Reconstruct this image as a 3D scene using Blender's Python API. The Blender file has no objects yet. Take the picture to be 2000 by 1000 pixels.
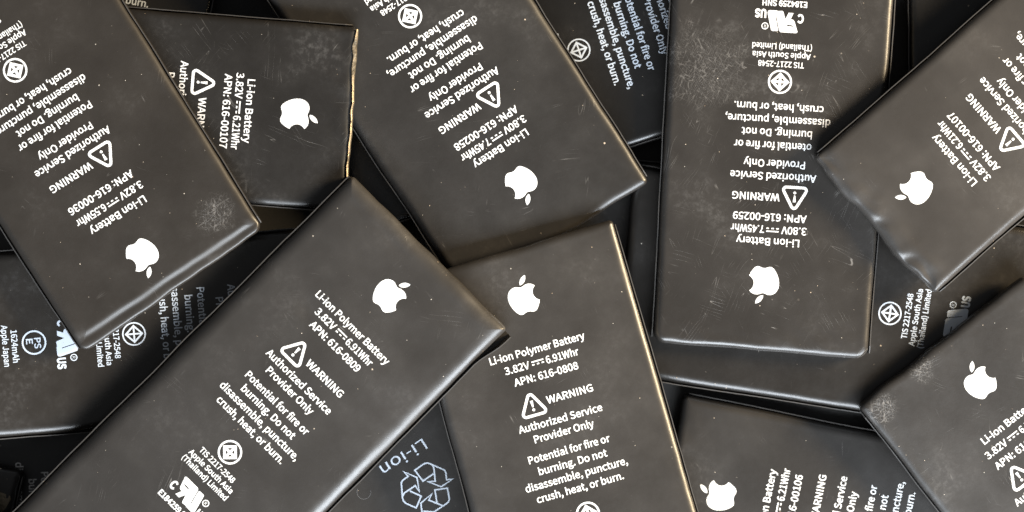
import bpy, bmesh, math, random
from mathutils import Vector, Matrix, noise
from mathutils.bvhtree import BVHTree

MM = 0.001
scene = bpy.context.scene
COL = scene.collection
R = math.radians

# ------------------------------------------------------------------ camera
# looking straight down on the heap; 11 photo pixels per millimetre at z = 13 mm
CAM_H = 443.0                     # mm above the table
cam_d = bpy.data.cameras.new('camera')
cam = bpy.data.objects.new('camera', cam_d)
COL.objects.link(cam)
cam.location = (0, 0, CAM_H * MM)
cam_d.sensor_width = 36.0
cam_d.lens = 36.0 * 430.0 / (2000 / 11.0)
cam_d.clip_start = 0.01
cam_d.clip_end = 20.0
cam_d.dof.use_dof = True
cam_d.dof.focus_distance = (CAM_H - 12.5) * MM
cam_d.dof.aperture_fstop = 11.0
scene.camera = cam

# ------------------------------------------------------------------ light
world = bpy.data.worlds.new('World')
scene.world = world
world.use_nodes = True
bg = world.node_tree.nodes['Background']
bg.inputs['Color'].default_value = (0.93, 0.96, 1.0, 1)
bg.inputs['Strength'].default_value = 0.13


def area(name, loc, size, size_y, watts, col, target=(0, 0, 0.01)):
    d = bpy.data.lights.new(name, 'AREA')
    d.shape = 'RECTANGLE'
    d.size, d.size_y = size, size_y
    d.energy = watts
    d.color = col
    o = bpy.data.objects.new(name, d)
    COL.objects.link(o)
    o.location = loc
    o.rotation_euler = (Vector(target) - Vector(loc)).to_track_quat('-Z', 'Y').to_euler()
    return o


area('window_light', (0.25, -0.80, 0.56), 1.20, 0.42, 38.0, (0.85, 0.925, 1.0))
area('warm_lamp', (0.90, 0.24, 0.38), 0.26, 0.24, 27.0, (1.0, 0.79, 0.50))

vs = scene.view_settings
vs.view_transform = 'Standard'
vs.look = 'None'
vs.gamma = 1.0
vs.use_curve_mapping = False
vs.exposure = 0.0
scene.cycles.use_denoising = True
scene.cycles.max_bounces = 6


# ------------------------------------------------------------------ materials
def nodes_of(name):
    m = bpy.data.materials.new(name)
    m.use_nodes = True
    nt = m.node_tree
    b = nt.nodes['Principled BSDF']
    return m, nt, b


class NT:
    """small node-graph helper"""
    def __init__(self, nt):
        self.nt = nt

    def n(self, t, **kw):
        x = self.nt.nodes.new(t)
        for k, v in kw.items():
            setattr(x, k, v)
        return x

    def put(self, sock, v):
        if isinstance(v, (int, float)):
            sock.default_value = v
        elif isinstance(v, tuple):
            sock.default_value = v
        else:
            self.nt.links.new(v, sock)

    def math(self, op, a, b=0.0, c=0.0, clamp=False):
        x = self.n('ShaderNodeMath', operation=op, use_clamp=clamp)
        for i, v in enumerate((a, b, c)):
            self.put(x.inputs[i], v)
        return x.outputs[0]

    def ramp(self, v, lo, hi, a=0.0, b=1.0):
        x = self.n('ShaderNodeMapRange', clamp=True, interpolation_type='SMOOTHSTEP')
        for i, q in enumerate((v, lo, hi, a, b)):
            self.put(x.inputs[i], q)
        return x.outputs[0]

    def mapping(self, v, loc=(0, 0, 0), rot=(0, 0, 0), sc=(1, 1, 1)):
        x = self.n('ShaderNodeMapping')
        self.put(x.inputs['Vector'], v)
        x.inputs['Location'].default_value = loc
        x.inputs['Rotation'].default_value = rot
        x.inputs['Scale'].default_value = sc
        return x.outputs[0]

    def noise(self, v, scale, detail=2.0, rough=0.5):
        x = self.n('ShaderNodeTexNoise')
        self.put(x.inputs['Vector'], v)
        x.inputs['Scale'].default_value = scale
        x.inputs['Detail'].default_value = detail
        x.inputs['Roughness'].default_value = rough
        return x.outputs['Fac']

    def mix(self, f, a, b):
        x = self.n('ShaderNodeMix', data_type='RGBA')
        self.put(x.inputs[0], f)
        self.put(x.inputs[6], a)
        self.put(x.inputs[7], b)
        return x.outputs[2]


def pouch_material(seed, wear=0.4, patches=(), tone=1.0, brown=0.0, rub_strength=1.5):
    """black satin laminate: dust, fine scratches, handling haze.
    patches = (x, y, radius) in mm: rubbed spots of their own"""
    m, nt, b = nodes_of('black_laminate')
    g = NT(nt)
    rnd = random.Random(seed)
    tc = g.n('ShaderNodeTexCoord')
    off = tuple(rnd.uniform(-300, 300) for _ in range(3))
    P = g.mapping(tc.outputs['Object'], sc=(1000, 1000, 1000))   # in millimetres
    V = g.mapping(P, loc=off)
    haze = g.noise(V, 0.055, 3.0, 0.6)
    fine = g.noise(V, 0.9, 3.0, 0.65)
    # rubbed patches
    rub = None
    for (px, py, pr) in patches:
        d = g.n('ShaderNodeVectorMath', operation='DISTANCE')
        wob = g.math('MULTIPLY', g.math('SUBTRACT', g.noise(V, 0.25, 3.0), 0.5), pr * 1.3)
        g.put(d.inputs[0], P)
        d.inputs[1].default_value = (px, py, 3.2)
        f = g.ramp(g.math('ADD', d.outputs['Value'], wob), pr, pr * 0.25)
        rub = f if rub is None else g.math('MAXIMUM', rub, f)
    # scratches: stretched noise kept to thin lines, in several directions
    scr = None
    wv = g.n('ShaderNodeVectorMath', operation='ADD')
    bend = g.n('ShaderNodeTexNoise')
    g.put(bend.inputs['Vector'], V)
    bend.inputs['Scale'].default_value = 0.06
    bs = g.n('ShaderNodeVectorMath', operation='SCALE')
    g.put(bs.inputs[0], bend.outputs['Color'])
    bs.inputs['Scale'].default_value = 3.0
    g.put(wv.inputs[0], V)
    g.put(wv.inputs[1], bs.outputs[0])
    for k in range(4):
        ang = math.pi * (k + rnd.uniform(-0.4, 0.4)) / 4
        st = g.mapping(g.mapping(wv.outputs[0], loc=(k * 31.0, k * 17.0, 0), rot=(0, 0, ang)), sc=(0.045, 1.0, 0.2))
        n = g.noise(st, 1.0, 0.0)
        line = g.ramp(g.math('ABSOLUTE', g.math('SUBTRACT', n, 0.5)), 0.0065, 0.001)
        gate = g.ramp(g.noise(g.mapping(V, loc=(k * 51.0, 0, 9)), 0.16, 2.0, 0.7), 0.66 - 0.15 * wear, 0.84 - 0.12 * wear)
        line = g.math('MULTIPLY', line, gate)
        if rub is not None:
            gate2 = g.math('MULTIPLY', rub, g.ramp(g.math('ABSOLUTE', g.math('SUBTRACT', g.noise(g.mapping(st, sc=(6.0, 1.5, 1)), 1.0, 0.0), 0.5)), 0.016, 0.003))
            line = g.math('MAXIMUM', line, g.math('MULTIPLY', gate2, rub_strength))
        scr = line if scr is None else g.math('MAXIMUM', scr, line)
    # dust specks
    vo = g.n('ShaderNodeTexVoronoi')
    g.put(vo.inputs['Vector'], V)
    vo.inputs['Scale'].default_value = 0.42
    sep = g.n('ShaderNodeSeparateColor')
    g.put(sep.inputs[0], vo.outputs['Color'])
    size = g.math('MULTIPLY', g.math('POWER', sep.outputs[0], 4.0), 0.065 + 0.03 * wear)
    speck = g.ramp(g.math('SUBTRACT', vo.outputs['Distance'], size), 0.012, -0.012)
    speck = g.math('MULTIPLY', speck, g.ramp(sep.outputs[1], 0.35, 1.0, 0.05, 0.7))
    vf = g.n('ShaderNodeTexVoronoi')
    g.put(vf.inputs['Vector'], g.mapping(V, loc=(7, 3, 1)))
    vf.inputs['Scale'].default_value = 1.0
    sf = g.n('ShaderNodeSeparateColor')
    g.put(sf.inputs[0], vf.outputs['Color'])
    sz = g.math('MULTIPLY', g.math('POWER', sf.outputs[0], 3.0), 0.09)
    dust = g.ramp(g.math('SUBTRACT', vf.outputs['Distance'], sz), 0.02, -0.02)
    dust = g.math('MULTIPLY', dust, g.ramp(g.math('ADD', g.math('MULTIPLY', haze, 0.6), sf.outputs[1]), 0.7, 1.25, 0.0, 0.85 + 0.3 * wear))
    speck = g.math('MAXIMUM', speck, dust)
    # scuffing towards lighter grey
    scuff = g.math('MULTIPLY', g.ramp(haze, 0.5, 0.85), g.ramp(fine, 0.42, 0.75))
    tone *= rnd.uniform(0.95, 1.1)
    br = 1 - 0.10 * brown
    bb = 1 - 0.22 * brown
    gl = rnd.uniform(-0.05, 0.05)
    c0 = (0.0222 * tone, 0.0203 * tone * br, 0.0188 * tone * bb, 1)
    c1 = (0.0310 * tone, 0.0285 * tone * br, 0.0265 * tone * bb, 1)
    col = g.mix(g.ramp(haze, 0.3, 0.7), c0, c1)
    col = g.mix(g.math('MULTIPLY', scuff, 0.35 + 0.6 * wear), col, (0.105, 0.099, 0.094, 1))
    col = g.mix(g.math('MULTIPLY', scr, 0.28 + 0.5 * wear), col, (0.30, 0.28, 0.26, 1))
    if rub is not None:
        col = g.mix(g.math('MULTIPLY', rub, 0.10), col, (0.10, 0.095, 0.09, 1))
    warm = g.mix(sep.outputs[2], (0.75, 0.70, 0.62, 1), (0.55, 0.40, 0.26, 1))
    col = g.mix(speck, col, warm)
    g.put(b.inputs['Base Color'], col)
    rough = g.ramp(haze, 0.3, 0.75, 0.27 + gl, 0.37 + gl)
    rough = g.math('ADD', rough, g.math('MULTIPLY', fine, 0.10))
    rough = g.math('ADD', rough, g.math('MULTIPLY', g.math('MAXIMUM', scr, speck), 0.2))
    g.put(b.inputs['Roughness'], rough)
    b.inputs['IOR'].default_value = 1.54
    bump = g.n('ShaderNodeBump')
    bump.inputs['Strength'].default_value = 0.35
    bump.inputs['Distance'].default_value = 0.00006
    hh = g.math('ADD', g.math('MULTIPLY', fine, 0.5), g.math('MULTIPLY', g.noise(V, 4.0, 2.0), 0.25))
    hh = g.math('SUBTRACT', hh, g.math('MULTIPLY', scr, 0.5))
    hh = g.math('ADD', hh, speck)
    g.put(bump.inputs['Height'], hh)
    g.put(b.inputs['Normal'], bump.outputs[0])
    return m


def ink_material(name, col, seed, worn=0.2):
    """white printing ink, slightly chipped"""
    m, nt, b = nodes_of(name)
    g = NT(nt)
    tc = g.n('ShaderNodeTexCoord')
    P = g.mapping(tc.outputs['Object'], loc=(seed * 13.7, seed * 5.1, 0), sc=(1000, 1000, 1000))
    n = g.noise(P, 2.4, 3.0, 0.6)
    f = g.ramp(n, 0.70 - 0.10 * worn, 0.76 - 0.10 * worn)
    c = g.mix(g.math('MULTIPLY', f, 0.75), col, (0.06, 0.055, 0.05, 1))
    c = g.mix(g.math('MULTIPLY', g.ramp(g.noise(P, 0.6, 2.0), 0.4, 0.8), 0.14), c, (0.45, 0.43, 0.40, 1))
    g.put(b.inputs['Base Color'], c)
    b.inputs['Roughness'].default_value = 0.5
    return m


def foil_material():
    m, nt, b = nodes_of('bare_gold_foil')
    g = NT(nt)
    tc = g.n('ShaderNodeTexCoord')
    P = g.mapping(tc.outputs['Object'], sc=(1000, 1000, 1000))
    n = g.noise(P, 1.2, 4.0, 0.65)
    g.put(b.inputs['Base Color'], g.mix(n, (0.10, 0.08, 0.05, 1), (0.36, 0.30, 0.22, 1)))
    b.inputs['Metallic'].default_value = 0.75
    g.put(b.inputs['Roughness'], g.ramp(n, 0.3, 0.7, 0.3, 0.55))
    bump = g.n('ShaderNodeBump')
    bump.inputs['Distance'].default_value = 0.0002
    bump.inputs['Strength'].default_value = 0.6
    g.put(bump.inputs['Height'], n)
    g.put(b.inputs['Normal'], bump.outputs[0])
    return m


def table_material():
    m, nt, b = nodes_of('dark_table')
    g = NT(nt)
    tc = g.n('ShaderNodeTexCoord')
    n = g.noise(tc.outputs['Object'], 90.0, 4.0, 0.6)
    g.put(b.inputs['Base Color'], g.mix(n, (0.010, 0.009, 0.008, 1), (0.022, 0.020, 0.018, 1)))
    b.inputs['Roughness'].default_value = 0.6
    return m


FOIL = foil_material()
CUT, _nt, _b = nodes_of('cut_aluminium_edge')
_b.inputs['Base Color'].default_value = (0.075, 0.070, 0.066, 1)
_b.inputs['Metallic'].default_value = 0.3
_b.inputs['Roughness'].default_value = 0.42
INK = [ink_material('white_ink', (0.79, 0.79, 0.78, 1), k, 0.02 + 0.06 * k) for k in range(3)]
INK_SHADED = ink_material('shaded_white_ink', (0.52, 0.57, 0.64, 1), 2, 0.05)  # white ink with the cool shade on low cells put into its colour
INK_CHIPPED = ink_material('chipped_white_ink', (0.76, 0.75, 0.74, 1), 5, 0.4)
INK_WORN = ink_material('worn_white_ink', (0.74, 0.73, 0.71, 1), 9, 0.9)

# ------------------------------------------------------------------ table
me = bpy.data.meshes.new('table_top')
s = 0.45
me.from_pydata([(-s, -s, 0), (s, -s, 0), (s, s, 0), (-s, s, 0)], [], [(0, 1, 2, 3)])
table = bpy.data.objects.new('table_top', me)
COL.objects.link(table)
me.materials.append(table_material())
table['kind'] = 'structure'


# ------------------------------------------------------------------ lettering
def load_font():
    try:
        d = bpy.utils.system_resource('DATAFILES', path='fonts')
        return bpy.data.fonts.load(d + '/Noto Sans CJK Regular.woff2')   # ships with Blender
    except Exception:
        return None


FONT = load_font()
_cache = {}
_caps = {}


def cap_height(weight):
    if ('H', weight) not in _caps:
        _caps[('H', weight)] = 0.7
        _caps[('H', weight)] = max(y for x, y in text_shape('H', 1.0, weight)[0])
    return _caps[('H', weight)]


def text_shape(txt, em=1.0, weight=0.0):
    """flat outline of a string: verts [(x, y)], faces; left edge at x = 0, baseline y = 0"""
    key = (txt, weight)
    if key not in _cache:
        cu = bpy.data.curves.new('lettering', 'FONT')
        cu.body = txt
        if FONT:
            cu.font = FONT
        cu.resolution_u = 3
        cu.offset = weight
        cu.fill_mode = 'FRONT'
        ob = bpy.data.objects.new('lettering', cu)
        COL.objects.link(ob)
        bpy.context.view_layer.update()
        me = bpy.data.meshes.new_from_object(ob.evaluated_get(bpy.context.evaluated_depsgraph_get()))
        vs_ = [(v.co.x, v.co.y) for v in me.vertices]
        fs = [tuple(p.vertices) for p in me.polygons]
        bpy.data.objects.remove(ob)
        bpy.data.meshes.remove(me)
        x0 = min(v[0] for v in vs_)
        x1 = max(v[0] for v in vs_)
        cap = cap_height(weight)
        _cache[key] = ([(x - x0, y) for x, y in vs_], fs, x1 - x0, cap)
    return _cache[key]


class Shape:
    """2-D print, millimetres, x right, y up"""
    def __init__(self):
        self.v, self.f = [], []

    def add(self, vs_, fs, dx=0, dy=0, sx=1, sy=1):
        k = len(self.v)
        self.v += [(x * sx + dx, y * sy + dy) for x, y in vs_]
        self.f += [tuple(i + k for i in f) for f in fs]
        return self

    def poly(self, pts):
        k = len(self.v)
        self.v += list(pts)
        self.f.append(tuple(range(k, k + len(pts))))
        return self

    def stroke(self, pts, w, closed=False):
        """mitred line of width w"""
        n = len(pts)
        P = [Vector(p) for p in pts]
        off = []
        for i in range(n):
            a = P[i - 1] if (i > 0 or closed) else None
            c = P[(i + 1) % n] if (i < n - 1 or closed) else None
            d1 = (P[i] - a).normalized() if a is not None else (c - P[i]).normalized()
            d2 = (c - P[i]).normalized() if c is not None else d1
            n1, n2 = Vector((-d1.y, d1.x)), Vector((-d2.y, d2.x))
            m = (n1 + n2)
            m = m.normalized() if m.length > 1e-6 else n1
            k = min(2.2, 1.0 / max(0.2, m.dot(n1)))
            off.append(m * (w / 2 * k))
        k = len(self.v)
        for p, o in zip(P, off):
            self.v += [tuple(p + o), tuple(p - o)]
        for i in range(n if closed else n - 1):
            j = (i + 1) % n
            self.f.append((k + 2 * i, k + 2 * i + 1, k + 2 * j + 1, k + 2 * j))
        return self

    def ring(self, cx, cy, r, w, n=48):
        return self.stroke([(cx + r * math.cos(2 * math.pi * i / n), cy + r * math.sin(2 * math.pi * i / n))
                            for i in range(n)], w, True)

    def text(self, txt, cx, cy, width, cap, weight=0.007):
        """centred on (cx, cy), squeezed to the measured width"""
        vs_, fs, w, c = text_shape(txt, 1.0, weight)
        sx, sy = width / w, cap / c
        return self.add(vs_, fs, cx - width / 2, cy - cap / 2, sx, sy)


LOGO_PATH = ("M12.152 6.896c-.948 0-2.415-1.078-3.96-1.04-2.04.027-3.91 1.183-4.961 3.014-2.117 3.675-.546 9.103 1.519 12.09 "
             "1.013 1.454 2.208 3.09 3.792 3.039 1.52-.065 2.09-.987 3.935-.987 1.831 0 2.35.987 3.96.948 1.637-.026 2.676-1.48 "
             "3.676-2.948 1.156-1.688 1.636-3.325 1.662-3.415-.039-.013-3.182-1.221-3.22-4.857-.026-3.04 2.48-4.494 2.597-4.559"
             "-1.429-2.09-3.623-2.324-4.39-2.376-2-.156-3.675 1.09-4.61 1.09z"
             "M15.53 3.83c.843-1.012 1.4-2.427 1.245-3.83-1.207.052-2.662.805-3.532 1.818-.78.896-1.454 2.338-1.273 3.714 "
             "1.338.104 2.715-.688 3.559-1.701z")


def path_loops(d, steps=7):
    import re
    loops = []
    for sub in d.split('M')[1:]:
        head, rest = sub.split('c', 1)
        rest = rest.replace('z', '')
        nx, ny = [float(q) for q in head.split()]
        nums = [float(q) for q in re.findall(r'-?(?:\d+\.\d*|\.\d+|\d+)', rest)]
        p = Vector((nx, ny))
        pts = [p.copy()]
        for i in range(0, len(nums) - 5, 6):
            c1, c2, e = [p + Vector((nums[i + q], nums[i + q + 1])) for q in (0, 2, 4)]
            for t in range(1, steps + 1):
                t /= steps
                pts.append(p * (1 - t) ** 3 + c1 * 3 * t * (1 - t) ** 2 + c2 * 3 * t * t * (1 - t) + e * t ** 3)
            p = e
        loops.append(pts)
    return loops


def logo_shape(h=6.7):
    s = Shape()
    k = h / 24.0
    for lp in path_loops(LOGO_PATH):
        s.poly([((p.x - 12.0) * k, (12.0 - p.y) * k) for p in lp[:-1]])
    return s


def triangle_shape():
    s = Shape()
    pts = []
    r = 0.5
    for (x, y, a0) in ((0, 1.55, 30), (-1.55, -1.2, 150), (1.55, -1.2, 270)):
        for q in range(5):
            a = R(a0 + 120 - q * 30)
            pts.append((x + r * math.cos(a), y + r * math.sin(a)))
    # order: walk round the three rounded corners
    pts.sort(key=lambda p: math.atan2(p[1], p[0]))
    s.stroke(pts, 0.5, True)
    s.poly([(-0.27, 0.95), (-0.13, -0.25), (0.13, -0.25), (0.27, 0.95)])
    s.poly([(0.26 * math.cos(q * math.pi / 6), -0.72 + 0.26 * math.sin(q * math.pi / 6)) for q in range(12)])
    return s


def standards_mark(bold):
    s = Shape()
    s.ring(0, 0, 1.98, 0.34 if bold else 0.24)
    d = 1.38 if bold else 1.45
    w = 0.46 if bold else 0.30
    s.stroke([(0, d), (d, 0), (0, -d), (-d, 0)], w, True)
    s.stroke([(0, d), (0, -d)], w)
    s.stroke([(-d, 0), (d, 0)], w)
    return s


def component_mark():
    """slanted back-to-front R joined to a U, with C, US and the ring letter"""
    s = Shape()
    k = 5.0 * 11 / 1000 * 0.33        # mm per crop pixel
    k = 0.2 / 11.3
    q = lambda x, y: ((818 - x) * k, (y - 220) * k)
    s.poly([q(*p) for p in ((955, 330), (935, 262), (912, 266), (862, 264), (855, 250), (792, 250), (815, 318), (800, 330))])
    s.poly([q(*p) for p in ((855, 250), (792, 250), (755, 118), (805, 112), (814, 122), (838, 195), (868, 128), (918, 128),
                            (893, 190), (920, 197), (932, 212), (950, 262), (935, 262), (905, 252))])
    s.poly([q(*p) for p in ((955, 330), (970, 318), (950, 262), (935, 262))])
    s.poly([q(*p) for p in ((792, 250), (815, 318), (800, 330), (783, 316), (766, 250))])
    s.poly([q(*p) for p in ((792, 250), (766, 250), (744, 165), (768, 165))])
    s.poly([q(*p) for p in ((768, 165), (744, 165), (736, 165), (655, 140), (660, 120), (672, 112), (755, 112), (755, 118))])
    s.poly([q(*p) for p in ((736, 165), (655, 140), (700, 312), (712, 321), (762, 321), (772, 308))])
    s.text('C', (818 - 992) * k, (185 - 220) * k, 1.15, 1.55, 0.02)
    s.text('US', (818 - 586) * k, (152 - 220) * k, 2.05, 1.5, 0.02)
    s.ring((818 - 637) * k, (275 - 220) * k, 0.55, 0.16, 20)
    s.text('R', (818 - 637) * k, (275 - 220) * k, 0.38, 0.55, 0.0)
    return s


def pse_mark():
    s = Shape()
    s.ring(0, 0, 2.02, 0.3)
    s.text('PS', 0.15, 0.62, 1.9, 1.15, 0.008)
    s.text('E', -0.25, -0.78, 0.95, 1.15, 0.008)
    return s


def recycling_shape():
    """outlined folded arrows; photo pixels turned to millimetres about (838, 963)"""
    s = Shape()
    c, sn = math.cos(R(-147)), math.sin(R(-147))

    def q(x, y):
        px, py = 640 + x * 0.14 - 838, 880 + y * 0.14 - 963
        X, Y = px / 10.8, -py / 10.8
        return (X * c + Y * sn, -X * sn + Y * c)
    for pts in (
        [(1475, 325), (1330, 425), (1215, 275), (1345, 185), (1390, 174), (1440, 190), (1630, 275), (1646, 305), (1660, 410),
         (1742, 398), (1585, 505), (1395, 433), (1500, 430), (1484, 260), (1468, 215), (1440, 190)],
        [(1145, 560), (1305, 635), (1235, 797), (1090, 732), (1058, 700), (1045, 655), (1028, 450), (1048, 412), (1125, 360),
         (1062, 295), (1245, 375), (1280, 572), (1222, 488), (1070, 590), (1046, 640)],
        [(1525, 730), (1495, 548), (1670, 525), (1697, 680), (1680, 722), (1610, 770), (1480, 855), (1345, 842), (1385, 900),
         (1325, 930), (1300, 730), (1455, 602), (1410, 690), (1610, 770)],
    ):
        s.stroke([q(*p) for p in pts], 0.26)
    return s


LOGO = logo_shape()
TRI = triangle_shape()
MARK_BOLD, MARK_THIN = standards_mark(True), standards_mark(False)
RU = component_mark()


# ------------------------------------------------------------------ battery
def link(name, me, parent=None):
    o = bpy.data.objects.new(name, me)
    COL.objects.link(o)
    if parent is not None:
        o.parent = parent
    return o


def sm(x, a, b):
    t = max(0.0, min(1.0, (x - a) / (b - a)))
    return t * t * (3 - 2 * t)


class Battery:
    """one soft-pack cell. Local millimetres: x right, y up the print, origin at the
    middle of the end the logo sits by, on the underside; print reads along +x."""

    def __init__(self, key, p, look):
        self.key, self.p, self.k = key, p, look
        self.seed = sum(ord(c) * 31 ** i for i, c in enumerate(key)) % 997
        self.W, self.L, self.T = p['W'], p['L'], p['T']
        self.hw = self.W / 2 - 0.2
        a, b = p['slope']
        yaw = R(p['yaw'])
        X = Vector((math.cos(yaw), math.sin(yaw), a * math.cos(yaw) + b * math.sin(yaw))).normalized()
        n = Vector((-a, -b, 1)).normalized()
        Y = n.cross(X)
        top = Vector((p['loc'][0], p['loc'][1], a * p['loc'][0] + b * p['loc'][1] + p['z']))
        o = (top - n * self.T) * MM
        self.mat = Matrix(((X.x, Y.x, n.x, o.x), (X.y, Y.y, n.y, o.y), (X.z, Y.z, n.z, o.z), (0, 0, 0, 1)))
        root = bpy.data.objects.new('battery', None)
        root.empty_display_size = 0.01
        COL.objects.link(root)
        root.matrix_world = self.mat
        self.root = root
        self.body()
        self.flaps()

    # outline wear and plan warp
    def warp(self, x, y):
        ly = -y
        sd = self.seed * 7.3
        ew = self.k.get('end_wave', 0.12)
        x2 = x * (1 + self.p['taper'] * ly / self.L)
        f = max(0.0, 1 - ly / 20)
        ly2 = ly + self.p['skew'] * x * f
        ly2 += ew * noise.noise(Vector((x * 0.16, 3.3, sd))) * sm(ly, 6, 0) * 1.6
        ly2 += ew * 0.5 * noise.noise(Vector((x * 0.5, 8.3, sd))) * sm(ly, 5, 0)
        side = abs(x) / self.hw
        x2 += (1 if x > 0 else -1) * side ** 6 * 0.13 * noise.noise(Vector((y * 0.09, (5 if x > 0 else 9), sd)))
        x2 += (1 if x > 0 else -1) * side ** 6 * 0.035 * noise.noise(Vector((y * 0.45, (2 if x > 0 else 7), sd)))
        return x2, -ly2

    def bump(self, x, y):
        ly = -y
        sd = self.seed * 3.1
        hw, L = self.hw, self.L
        u, v = x / hw, (ly - L / 2) / (L / 2)
        z = self.k.get('pillow', 0.10) * (1 - u ** 4) * (1 - v ** 8) - 0.1
        z += self.k.get('swell', 0.12) * (1 - u * u) * (1 - v * v)
        A = self.k.get('wavy', 1.0)
        z += A * 0.075 * noise.noise(Vector((x * 0.065, y * 0.065, sd)))
        z += A * 0.022 * noise.noise(Vector((x * 0.22, y * 0.22, sd + 4)))
        ends = sm(ly, 7, 0.6) + sm(L - ly, 7, 0.6)
        z += self.k.get('end_dent', 0.06) * ends * noise.noise(Vector((x * 0.33, y * 0.45, sd + 8)))
        z -= self.k.get('end_crush', 0.0) * sm(ly, 3.4, 0.6) * max(0, 0.5 - 1.5 * abs(noise.noise(Vector((x * 0.15, y * 0.2, sd + 12)))))
        sides = sm(hw - abs(x), 4.5, 0.6)
        z += 0.07 * sides * noise.noise(Vector((x * 0.3, y * 0.13, sd + 2)))
        z += 0.035 * sides * noise.noise(Vector((x * 0.5, y * 0.6, sd + 6)))
        lg = self.k.get('ledge')          # a pressed-down step along the logo end: (width left, width right, depth)
        if lg:
            w = lg[0] + (lg[1] - lg[0]) * (u + 1) / 2
            w += 0.07 * noise.noise(Vector((x * 0.2, 1.1, sd)))
            z -= lg[2] * sm(ly, w + 0.7, w - 0.7)
        for (dx, dy, dr, dd) in self.k.get('dents', ()):
            q = ((x - dx) ** 2 + (y - dy) ** 2) / dr ** 2
            if q < 1:
                z -= dd * (1 - q) ** 2
        return z

    def body(self):
        hw, L, T = self.hw, self.L, self.T
        r = self.k.get('round', 0.95)
        rx = self.k.get('round_x', r * 1.25)
        rc = self.k.get('corner', 1.0)
        ns, nl, nc = 44, 110, 6

        def loop(inset):
            a, b0, b1 = hw - inset, -inset, -(L - inset)
            q = max(rc - inset, 0.12)
            q = min(q, a)
            pts = []
            cs = [(a - q, b0 - q, 0), (-(a - q), b0 - q, 90), (-(a - q), b1 + q, 180), (a - q, b1 + q, 270)]
            cnt = [ns, nl, ns, nl]
            for i, (cx, cy, a0) in enumerate(cs):
                arc = [(cx + q * math.cos(R(a0 + 90 * t / nc)), cy + q * math.sin(R(a0 + 90 * t / nc))) for t in range(nc + 1)]
                pts += arc
                nx, ny, na = cs[(i + 1) % 4]
                nxt = (nx + q * math.cos(R(na)), ny + q * math.sin(R(na)))
                for t in range(1, cnt[i]):
                    f = t / cnt[i]
                    pts.append((arc[-1][0] + (nxt[0] - arc[-1][0]) * f, arc[-1][1] + (nxt[1] - arc[-1][1]) * f))
            return pts
        rings = [(0.45, 0.0, 0), (0.1, 0.14, 0), (0.0, 0.5, 0)]
        nb = 9
        for t in range(nb + 1):
            th = math.pi / 2 * t / nb
            rings.append((rx * (1 - math.cos(th)), T - r + r * math.sin(th), math.sin(th) ** 2))
        d = rx
        for step in (0.2, 0.2, 0.22, 0.22, 0.25, 0.25, 0.3, 0.35, 0.4, 0.6, 0.8, 1.0):
            d += step
            rings.append((d, T, 1))
        m = int((hw - 0.03 - d) / 1.3)
        for t in range(1, m + 1):
            rings.append((d + (hw - d) * t / m, T, 1))
        vs_, fs = [], []
        n = None
        for (ins, z, w) in rings:
            lp = loop(ins)
            n = len(lp)
            for (x, y) in lp:
                wx, wy = self.warp(x, y)
                vs_.append((wx * MM, wy * MM, (z + w * self.bump(x, y)) * MM))
        for j in range(len(rings) - 1):
            for i in range(n):
                i2 = (i + 1) % n
                fs.append((j * n + i, j * n + i2, (j + 1) * n + i2, (j + 1) * n + i))
        fs.append(tuple(range(n - 1, -1, -1)))
        me = bpy.data.meshes.new('pouch')
        me.from_pydata(vs_, [], fs)
        bm = bmesh.new()                      # the last ring has closed on the centre line: weld it
        bm.from_mesh(me)
        bmesh.ops.remove_doubles(bm, verts=bm.verts[:], dist=2e-7)
        bm.to_mesh(me)
        self.bvh = BVHTree.FromBMesh(bm)
        bm.free()
        me.polygons.foreach_set('use_smooth', [True] * len(me.polygons))
        self.mat_pouch = pouch_material(self.seed, self.k.get('wear', 0.4), self.k.get('rubbed', ()),
                                        self.k.get('tone', 0.8), self.k.get('brown', 0.0), self.k.get('rub', 1.0))
        me.materials.append(self.mat_pouch)
        me.update()
        self.body_obj = link('pouch', me, self.root)

    def flaps(self):
        """the welded edge of the pouch, folded up along each long side"""
        T, L = self.T, self.L
        for sgn in (-1, 1):
            vs_, fs = [], []
            N = 70
            y0, y1 = self.k.get('flap_from', 1.0), L - 1.2
            openness = self.k.get('open_right' if sgn > 0 else 'open_left', 0.0)
            for i in range(N + 1):
                ly = y0 + (y1 - y0) * i / N
                sd = self.seed + sgn * 5
                gap = 0.05 + 0.10 * noise.noise(Vector((ly * 0.12, sd, 0.5))) + openness * sm(ly, 9, 2)
                gap = max(gap, 0.0)
                top = T - 0.75 + 0.16 * noise.noise(Vector((ly * 0.2, sd, 3.5)))
                top = top - 0.4 * sm(ly, 2.5, 1.0)
                bx, by = self.warp(sgn * self.hw, -ly)
                bx = abs(bx)
                prof = ((bx - 0.06, 0.2), (bx + 0.30 + gap * 0.6, 0.2), (bx + 0.33 + gap, top), (bx + 0.17 + gap, top + 0.02),
                        (bx + 0.14 + gap * 0.6, 0.42), (bx - 0.06, 0.42))
                for (px, pz) in prof:
                    vs_.append((sgn * px * MM, by * MM, pz * MM))
            for i in range(N):
                for j in range(6):
                    q = (i * 6 + j, i * 6 + (j + 1) % 6, (i + 1) * 6 + (j + 1) % 6, (i + 1) * 6 + j)
                    fs.append(q if sgn < 0 else q[::-1])
            a = tuple(range(6))
            b = tuple(range(N * 6, N * 6 + 6))
            fs += [a[::-1], b] if sgn < 0 else [a, b[::-1]]
            me = bpy.data.meshes.new('seam_flap')
            me.from_pydata(vs_, [], fs)
            me.materials.append(self.mat_pouch)
            me.materials.append(CUT)
            for i in range(N):
                me.polygons[i * 6 + 2].material_index = 1
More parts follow.
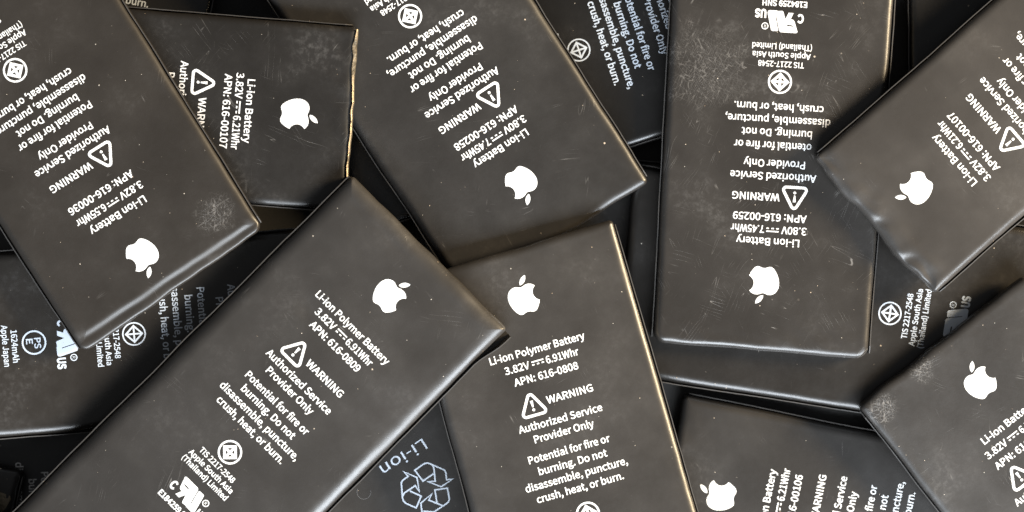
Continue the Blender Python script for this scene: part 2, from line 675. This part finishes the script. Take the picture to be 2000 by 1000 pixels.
            link('seam_flap', me, self.root)

    def surf(self, x, y):
        h = self.bvh.ray_cast(Vector((x * MM, y * MM, 0.02)), Vector((0, 0, -1)))
        return h[0].z if h[0] is not None else self.T * MM

    def stamp(self, name, shape, x, ly, mat=None, parent=None, lift=0.035, rot=0.0, scale=1.0):
        """lay a 2-D print on the skin at (x, ly mm below the logo end)"""
        c, s = math.cos(rot) * scale, math.sin(rot) * scale
        vs_ = []
        for (px, py) in shape.v:
            X, Y = x + px * c - py * s, -ly + px * s + py * c
            vs_.append((X * MM, Y * MM, self.surf(X, Y) + lift * MM))
        me = bpy.data.meshes.new(name)
        me.from_pydata(vs_, [], shape.f)
        bm = bmesh.new()
        bm.from_mesh(me)
        bmesh.ops.triangulate(bm, faces=bm.faces[:])
        for f in bm.faces:
            f.normal_update()
            if f.normal.z < 0:
                f.normal_flip()
        bm.to_mesh(me)
        bm.free()
        me.materials.append(mat or self.ink)
        return link(name, me, parent or self.root)

    ink = None

    def line(self, txt, ly, width, cap=1.32, x=0.0, weight=0.007, mat=None):
        self.stamp('printed_line', Shape().text(txt, 0, 0, width, cap, weight), x, ly, mat)

    def power_line(self, volt, watt, ly, width=13.6, x=0.0):
        s = Shape()
        wl, ww, gap = width * 0.335, width * 0.44, width * 0.225
        x0 = -width / 2
        s.text(volt, x0 + wl / 2, 0, wl, 1.32, 0.007)
        a, b = x0 + wl + 0.45, x0 + wl + gap - 0.4
        s.stroke([(a, 0.30), (b, 0.30)], 0.24)
        d = (b - a) / 5
        for k in range(3):
            s.stroke([(a + d * 2 * k, -0.22), (a + d * (2 * k + 1), -0.22)], 0.24)
        s.text(watt, x0 + width - ww / 2, 0, ww, 1.32, 0.007)
        self.stamp('printed_line', s, x, ly)

    def front_print(self, kind, volt, watt, number, fire='Potential for fire or', rows=(), bold=True, upto=99, ru=10.4):
        """rows: where the blocks sit on this cell, (x, mm below the logo end), measured"""
        q = dict(logo=(0, 9.5), l1=(0, 18.3), apn=(0, 23.0), tri=(-4.1, 27.8), crush=(0, 43.6), tis=(0, 48.0))
        q.update(rows)
        (x1, y1), (x2, y2), (xt, yt), (xc, yc), (xs, ys) = [q[k] for k in ('l1', 'apn', 'tri', 'crush', 'tis')]

        def mid(f):
            return xt + 4.1 + (xc - xt - 4.1) * f, yt + (yc - yt) * f
        self.stamp('logo', LOGO, q['logo'][0], q['logo'][1])
        self.line(kind, y1, 17.5 if 'Polymer' in kind else 11.3, x=x1)
        self.power_line(volt, watt, (y1 + y2) / 2, x=(x1 + x2) / 2)
        self.line(number, y2, 11.8 if len(number) < 14 else 13.2, x=x2)
        self.stamp('warning_triangle', TRI, xt, yt)
        self.line('WARNING', yt - 0.3, 8.5, x=xt + 6.9)
        for txt, f, w in (('Authorized Service', 0.215, 15.4), ('Provider Only', 0.36, 11.0), (fire, 0.565, 15.0),
                          ('burning. Do not', 0.71, 12.6), ('disassemble, puncture,', 0.855, 18.8),
                          ('crush, heat, or burn.', 1.0, 16.0)):
            x, y = mid(f)
            if txt[0] == 'o':
                x, w = x + 0.55, 13.9
            self.line(txt, y, w, x=x)
        if upto < 47:
            return
        self.stamp('standards_mark', MARK_BOLD if bold else MARK_THIN, xs, ys)
        self.line('TIS 2217-2548', ys + 3.15, 8.2, 1.02, x=xs, weight=0.007)
        self.line('Apple South Asia', ys + 4.72, 10.4, 1.02, x=xs, weight=0.007)
        self.line('(Thailand) Limited', ys + 6.28, 10.7, 1.02, x=xs, weight=0.007)
        if upto < 58:
            return
        self.stamp('component_mark', RU, xs + 0.1, ys + ru)
        if upto < 61:
            return
        self.line('E184259 SNH', ys + ru + 3.2, 8.0, 1.05, x=xs, weight=0.012)


# resting poses worked out from the photograph and from what each cell lies on (mm, degrees);
# slope and z give the plane of the top face
POSES = {
    'Z1': dict(W=38.00, L=95, T=3.0, loc=(5.222, -0.443), slope=(0.00000, 0.00000), z=2.880, yaw=86.000, taper=0.0000, skew=0.0000),
    'Z2': dict(W=38.00, L=95, T=3.0, loc=(55.346, -87.245), slope=(0.00000, 0.00000), z=2.880, yaw=-92.000, taper=0.0000, skew=0.0000),
    'Z3': dict(W=38.00, L=95, T=3.0, loc=(-90.950, 16.987), slope=(0.00000, 0.00000), z=2.880, yaw=-150.000, taper=0.0000, skew=0.0000),
    'Q': dict(W=38.00, L=95, T=3.0, loc=(-65.320, 89.879), slope=(-0.04621, -0.02668), z=3.028, yaw=-11.000, taper=0.0000, skew=0.0000),
    'R': dict(W=38.00, L=95, T=3.0, loc=(90.470, 108.997), slope=(0.00022, -0.03033), z=6.168, yaw=0.419, taper=0.0000, skew=0.0000),
    'N': dict(W=38.00, L=95, T=3.0, loc=(-47.931, -45.444), slope=(0.00000, 0.00000), z=2.880, yaw=-88.000, taper=0.0000, skew=0.0000),
    'P': dict(W=38.00, L=95, T=3.0, loc=(10.998, -85.428), slope=(-0.03740, -0.06471), z=2.239, yaw=-147.000, taper=0.0000, skew=0.0000),
    'E': dict(W=38.9, L=95, T=3.0, loc=(57.768, 52.055), slope=(0.02515, -0.07796), z=7.049, yaw=-72.062, taper=0.0052, skew=-0.0000),
    'Z4': dict(W=38.00, L=95, T=3.0, loc=(-51.302, 84.603), slope=(0.02824, -0.04105), z=13.506, yaw=-80.000, taper=0.0000, skew=0.0000),
    'O': dict(W=38.00, L=95, T=3.0, loc=(-106.705, -34.727), slope=(-0.00155, 0.04439), z=8.550, yaw=-12.794, taper=0.0000, skew=0.0000),
    'Z5': dict(W=38.00, L=95, T=3.0, loc=(-114.837, -53.057), slope=(-0.01865, 0.04828), z=10.078, yaw=46.000, taper=0.0000, skew=0.0000),
    'Z6': dict(W=38.00, L=95, T=3.0, loc=(138.862, 15.579), slope=(0.00022, -0.03033), z=9.049, yaw=-140.000, taper=0.0000, skew=0.0000),
    'Z7': dict(W=38.00, L=95, T=3.0, loc=(63.277, -84.803), slope=(-0.03740, -0.06471), z=5.127, yaw=-95.000, taper=0.0000, skew=0.0000),
    'Z8': dict(W=38.00, L=95, T=3.0, loc=(-112.093, -51.686), slope=(-0.01865, 0.04828), z=12.962, yaw=43.000, taper=0.0000, skew=0.0000),
    'Z9': dict(W=38.00, L=95, T=3.0, loc=(-111.042, 90.677), slope=(0.01912, 0.01039), z=12.559, yaw=-5.000, taper=0.0000, skew=0.0000),
    'L': dict(W=33.16, L=91, T=3.2, loc=(28.096, -41.172), slope=(0.00000, 0.00000), z=3.080, yaw=78.530, taper=0.0047, skew=0.0022),
    'J': dict(W=38.04, L=95, T=3.0, loc=(20.276, -2.410), slope=(-0.00000, 0.00000), z=5.760, yaw=81.058, taper=-0.0136, skew=-0.0499),
    'M': dict(W=33.03, L=91, T=3.2, loc=(-19.680, -10.293), slope=(-0.06368, 0.03326), z=7.464, yaw=-85.596, taper=0.0072, skew=-0.0000),
    'D': dict(W=39.3, L=96, T=3.2, loc=(8.140, 3.038), slope=(-0.02337, 0.03774), z=8.919, yaw=-146.970, taper=0.0335, skew=0.0220),
    'B': dict(W=33.01, L=91, T=3.2, loc=(-28.462, 24.260), slope=(0.00518, 0.01160), z=14.247, yaw=-94.636, taper=0.0023, skew=-0.0151),
    'F': dict(W=38.42, L=95, T=3.2, loc=(-0.277, 1.152), slope=(-0.04977, -0.02046), z=12.522, yaw=15.612, taper=0.0450, skew=-0.0197),
    'G': dict(W=38.9, L=96, T=3.2, loc=(44.555, -17.016), slope=(0.01747, 0.00548), z=8.482, yaw=-183.565, taper=0.0431, skew=0.0173),
    'C': dict(W=38.85, L=95, T=3.3, loc=(-14.555, 0.615), slope=(0.01100, 0.02116), z=17.550, yaw=-44.807, taper=0.0285, skew=0.0003),
    'A': dict(W=38.9, L=96, T=3.2, loc=(-59.797, -6.167), slope=(0.00518, 0.01160), z=17.327, yaw=-147.691, taper=0.0492, skew=-0.0454),
    'I': dict(W=32.87, L=91, T=3.2, loc=(64.472, 5.283), slope=(-0.03258, 0.00734), z=14.868, yaw=-228.940, taper=0.0042, skew=-0.0034),
    'K': dict(W=38.23, L=96, T=3.2, loc=(77.004, -15.313), slope=(0.01049, 0.06792), z=10.106, yaw=38.283, taper=0.0069, skew=0.0027),
}
PLY = (-1.18, 57.86)
PRC = (-1.53, 49.91)


def tag(b, label, group):
    b.root['label'] = label
    b.root['category'] = 'battery'
    b.root['group'] = group


LI, PO = 'Li-ion Battery', 'Li-ion Polymer Battery'
HEAP = 'used phone batteries piled in a heap'
UNDER = 'plain batteries at the bottom of the heap'
LOOK = {
    'A': dict(swell=0.2, tone=0.85, brown=0.8, ledge=(1.9, 2.4, 0.42), wear=0.25, rubbed=((-13.5, -7.5, 4.6),), end_wave=0.16, end_dent=0.03, corner=1.6, round=1.1),
    'B': dict(tone=0.45, brown=0.5, wear=0.65, end_wave=0.3, end_dent=0.16, round=1.0),
    'C': dict(swell=0.75, tone=1.2, wear=0.35, round=1.7, round_x=2.7, wavy=1.8, end_dent=0.12, open_right=1.1, flap_from=0.5, corner=0.7, pillow=0.22,
              dents=((-8.0, -22.0, 2.5, 0.18), (9, -14, 7, 0.08))),
    'D': dict(swell=0.2, tone=0.8, brown=0.2, wear=0.3, round=1.15, round_x=1.5, corner=0.9, pillow=0.12),
    'E': dict(tone=0.35, wear=0.1),
    'F': dict(swell=0.3, tone=1.15, brown=0.2, wear=0.22, round=1.15, round_x=1.45, corner=0.8, wavy=0.7),
    'G': dict(tone=1.08, rub=0.45, brown=0.3, wear=0.75, round=1.2, round_x=1.4, corner=2.2, end_dent=0.10, rubbed=((13, -50, 10),)),
    'I': dict(swell=0.35, tone=1.65, brown=0.2, wear=0.25, round=1.4, round_x=1.6, end_crush=0.95, end_dent=0.20, end_wave=0.5, corner=0.8, pillow=0.14),
    'J': dict(tone=0.6, brown=0.5, wear=0.25, round=1.3, round_x=1.5, end_dent=0.12),
    'K': dict(tone=1.15, brown=0.2, wear=0.5, round=1.1, rubbed=((-16, -2.5, 3.4), (-6, -1.2, 3.0)), end_wave=0.25),
    'L': dict(swell=0.35, tone=1.1, wear=0.2, round=1.4, wavy=1.6, end_dent=0.12),
    'M': dict(swell=0.25, tone=0.62, brown=0.9, wear=0.12, round=1.3, round_x=1.6),
    'P': dict(tone=1.05, wear=0.2),
    'O': dict(tone=0.7, wear=0.5, round=1.3),
}
made = {}
for key, pose in POSES.items():
    bt = Battery(key, pose, LOOK.get(key, dict(wear=0.2, tone=0.5)))
    bt.ink = INK[bt.seed % 3]
    made[key] = bt

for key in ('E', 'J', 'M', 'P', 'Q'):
    made[key].ink = INK_SHADED  # print in the shade: dimmed and blued by colour
for key in ('G', 'B', 'K'):
    made[key].ink = INK_CHIPPED
made['A'].front_print(LI, '3.82V', '6.55Whr', 'APN: 616-00036', rows=dict(
    logo=(1.0, 7.5), l1=(0.9, 16.3), apn=(1.3, 21.3), tri=(-2.6, 26.6), crush=(2.2, 42.2), tis=(2.5, 47.5)))
made['B'].front_print(LI, '3.82V', '6.21Whr', 'APN: 616-00107', bold=False, upto=50, rows=dict(
    logo=(-0.1, 9.2), l1=(0.1, 18.1), apn=(0.4, 22.2), tri=(-4.3, 26.8), crush=(0, 42.4)))
made['C'].front_print(PO, '3.82V', '6.91Whr', 'APN: 616-0809', rows=dict(
    logo=(0.3, 9.7), l1=(-0.2, 18.8), apn=(-0.1, 23.3), tri=(-4.3, 28.9), crush=(-0.3, 44.2), tis=(-0.1, 49.6)))
made['D'].front_print(LI, '3.80V', '7.45Whr', 'APN: 616-00258', rows=dict(
    logo=(-0.1, 11.4), l1=(-0.3, 19.1), apn=(-0.1, 23.6), tri=(-4.0, 27.9), crush=(0, 43.1), tis=(0.4, 47.7)))
made['E'].front_print(LI, '3.80V', '7.45Whr', 'APN: 616-00258', bold=False, rows=dict(crush=(0.2, 43.2)))
made['F'].front_print(PO, '3.82V', '6.91Whr', 'APN: 616-0808', rows=dict(
    logo=(-0.1, 8.4), l1=(-0.2, 18.2), apn=(0.1, 23.0), tri=(-3.7, 27.8), crush=(0.5, 44.0), tis=(0.6, 48.9)))
made['G'].front_print(LI, '3.80V', '7.45Whr', 'APN: 616-00259', fire='otential for fire or', rows=dict(
    logo=(0.2, 11.8), l1=(0.0, 19.6), apn=(-0.1, 24.0), tri=(-4.3, 27.9), crush=(-0.5, 43.7), tis=(-0.4, 48.3)), ru=10.8)
made['I'].front_print(LI, '3.82V', '6.21Whr', 'APN: 616-00107', rows=dict(
    logo=(0.2, 9.4), l1=(-0.4, 18.3), apn=(-0.2, 23.1), tri=(-4.5, 28.0)))
made['J'].front_print(LI, '3.82V', '6.55Whr', 'APN: 616-00036', bold=False, rows=dict(tis=(-0.4, 48.6)), ru=12.0, upto=60)
made['K'].front_print(LI, '3.82V', '6.55Whr', 'APN: 616-00036', rows=dict(
    logo=(0.7, 9.4), l1=(0.2, 18.7), apn=(0.2, 23.8)))
made['L'].front_print(LI, '3.82V', '6.21Whr', 'APN: 616-00106', rows=dict(
    logo=(-0.4, 9.4), l1=(0.6, 18.4), apn=(-0.4, 23.3), crush=(-0.8, 43.9)))
made['M'].front_print(LI, '3.82V', '6.21Whr', 'APN: 616-00106', bold=False, ru=11.9, upto=60, rows=dict(
    crush=(-0.1, 42.3), tis=(-0.2, 47.9), tri=(-4.1, 26.7)))
made['M'].stamp('standards_mark', pse_mark(), -0.1, 65.6)
made['M'].line('1624mAh', 69.0, 5.8, 1.08, x=0.3)
made['M'].line('Apple Japan', 70.6, 7.4, 1.08, x=0.1)
made['Q'].front_print(LI, '3.82V', '6.55Whr', 'APN: 616-00036')
made['N'].ink = INK_WORN
made['N'].front_print(PO, '3.82V', '6.91Whr', 'APN: 616-0809')

# back of the cell with the recycling symbol
P = made['P']
P.line('Li-ion', PLY[1], 9.2, 2.05, x=PLY[0], weight=0.0)
P.stamp('recycling_symbol', recycling_shape(), PRC[0], PRC[1])

arc = Shape().stroke([(1.25 * math.cos(R(a)), 1.25 * math.sin(R(a))) for a in range(-60, 170, 10)], 0.07)
P.stamp('pressed_ring', arc, 8.2, 56.5, ink_material('faint_ring', (0.11, 0.11, 0.115, 1), 3, 0.9))

# torn foil along the end of one cell
tb = made['B']
vs_, fs = [], []
N = 60
rg = random.Random(4)
for i in range(N + 1):
    x = -tb.hw + 0.4 + (2 * tb.hw - 1.0) * i / N
    t = i / N
    w = max(0.02, 0.05 + 0.16 * noise.noise(Vector((x * 0.5, 1, 2))) + 0.4 * sm(t, 0.4, 0.1) * sm(t, 0.0, 0.1) + 0.08 * rg.random())
    hgt = 0.22 + 0.2 * noise.noise(Vector((x * 0.9, 4, 2)))
    wx, wy = tb.warp(x, 0)
    for (yy, zz) in ((0.16, tb.T - 1.5), (0.17, tb.T - 0.55), (0.09, tb.T - 0.16 + hgt * 0.3), (-w, tb.T - 0.02 + hgt * 0.25),
                     (-w + 0.05, tb.T - 0.25), (0.05, tb.T - 0.7), (0.1, tb.T - 1.5)):
        vs_.append((wx * MM, (wy + yy) * MM, zz * MM))
for i in range(N):
    for j in range(7):
        fs.append((i * 7 + j, i * 7 + (j + 1) % 7, (i + 1) * 7 + (j + 1) % 7, (i + 1) * 7 + j))
fs += [tuple(range(7)), tuple(range(N * 7 + 6, N * 7 - 1, -1))]
me = bpy.data.meshes.new('torn_foil_edge')
me.from_pydata(vs_, [], fs)
me.materials.append(FOIL)
tf = link('torn_foil_edge', me, tb.root)
tf['label'] = 'torn gold foil along the end of the battery'

# gold patch, in the foil material, at the corner of the lowest cell
ob = made['O']
patch = Shape().poly([(-7.5, -3.2), (-7.2, 0.4), (-4.0, 0.25), (-1.6, 0.3), (0.2, 0.0), (0.45, -0.5), (0.1, -1.6), (-0.25, -2.6),
                      (-0.9, -3.6), (-1.6, -4.6), (-4.2, -4.2)])
pf = ob.stamp('gold_patch', patch, 17.6, 4.7, FOIL, lift=0.05)
pf['label'] = 'gold patch at the corner'

LABELS = {
    'A': 'black battery marked 6.55Whr with scuffed corner and a pressed ridge along its end',
    'B': 'scratched black battery marked 6.21Whr with a torn gold foil end',
    'C': 'black polymer battery with rounded tan edge, its corner lapping over another polymer battery',
    'D': 'black battery marked 7.45Whr, its lower end tucked under a polymer battery',
    'E': 'black battery low in the gap between the two 7.45Whr batteries, warning text showing',
    'F': 'black polymer battery with long gold edge, one corner covered by another polymer battery',
    'G': 'heavily scratched black battery marked 7.45Whr with rounded corners and missing P in print',
    'I': 'black battery marked 6.21Whr with crumpled dented end, lying on a scratched battery',
    'J': 'dark battery lying under the heavily scratched battery, small certification print beside it',
    'K': 'black 3.82V battery with frosty scuffing along its worn outer corner',
    'L': 'black battery marked 6.21Whr with a smooth undamaged rolled end',
    'M': 'black battery with 1624mAh print and circled PSE mark',
    'N': 'deeply shadowed battery with faint letters below the 1624mAh battery',
    'O': 'battery corner catching gold light beside the shadowed lettered battery',
    'P': 'dark battery back printed Li-ion above a white recycling symbol',
    'Q': 'shadowed battery behind the torn foil battery, only the word burn showing',
    'R': 'plain dark brown battery low beside the heavily scratched battery',
}
for key, bt in made.items():
    if key in LABELS:
        tag(bt, LABELS[key], HEAP)
    else:
        tag(bt, 'plain black battery hidden at the bottom of the heap', UNDER)
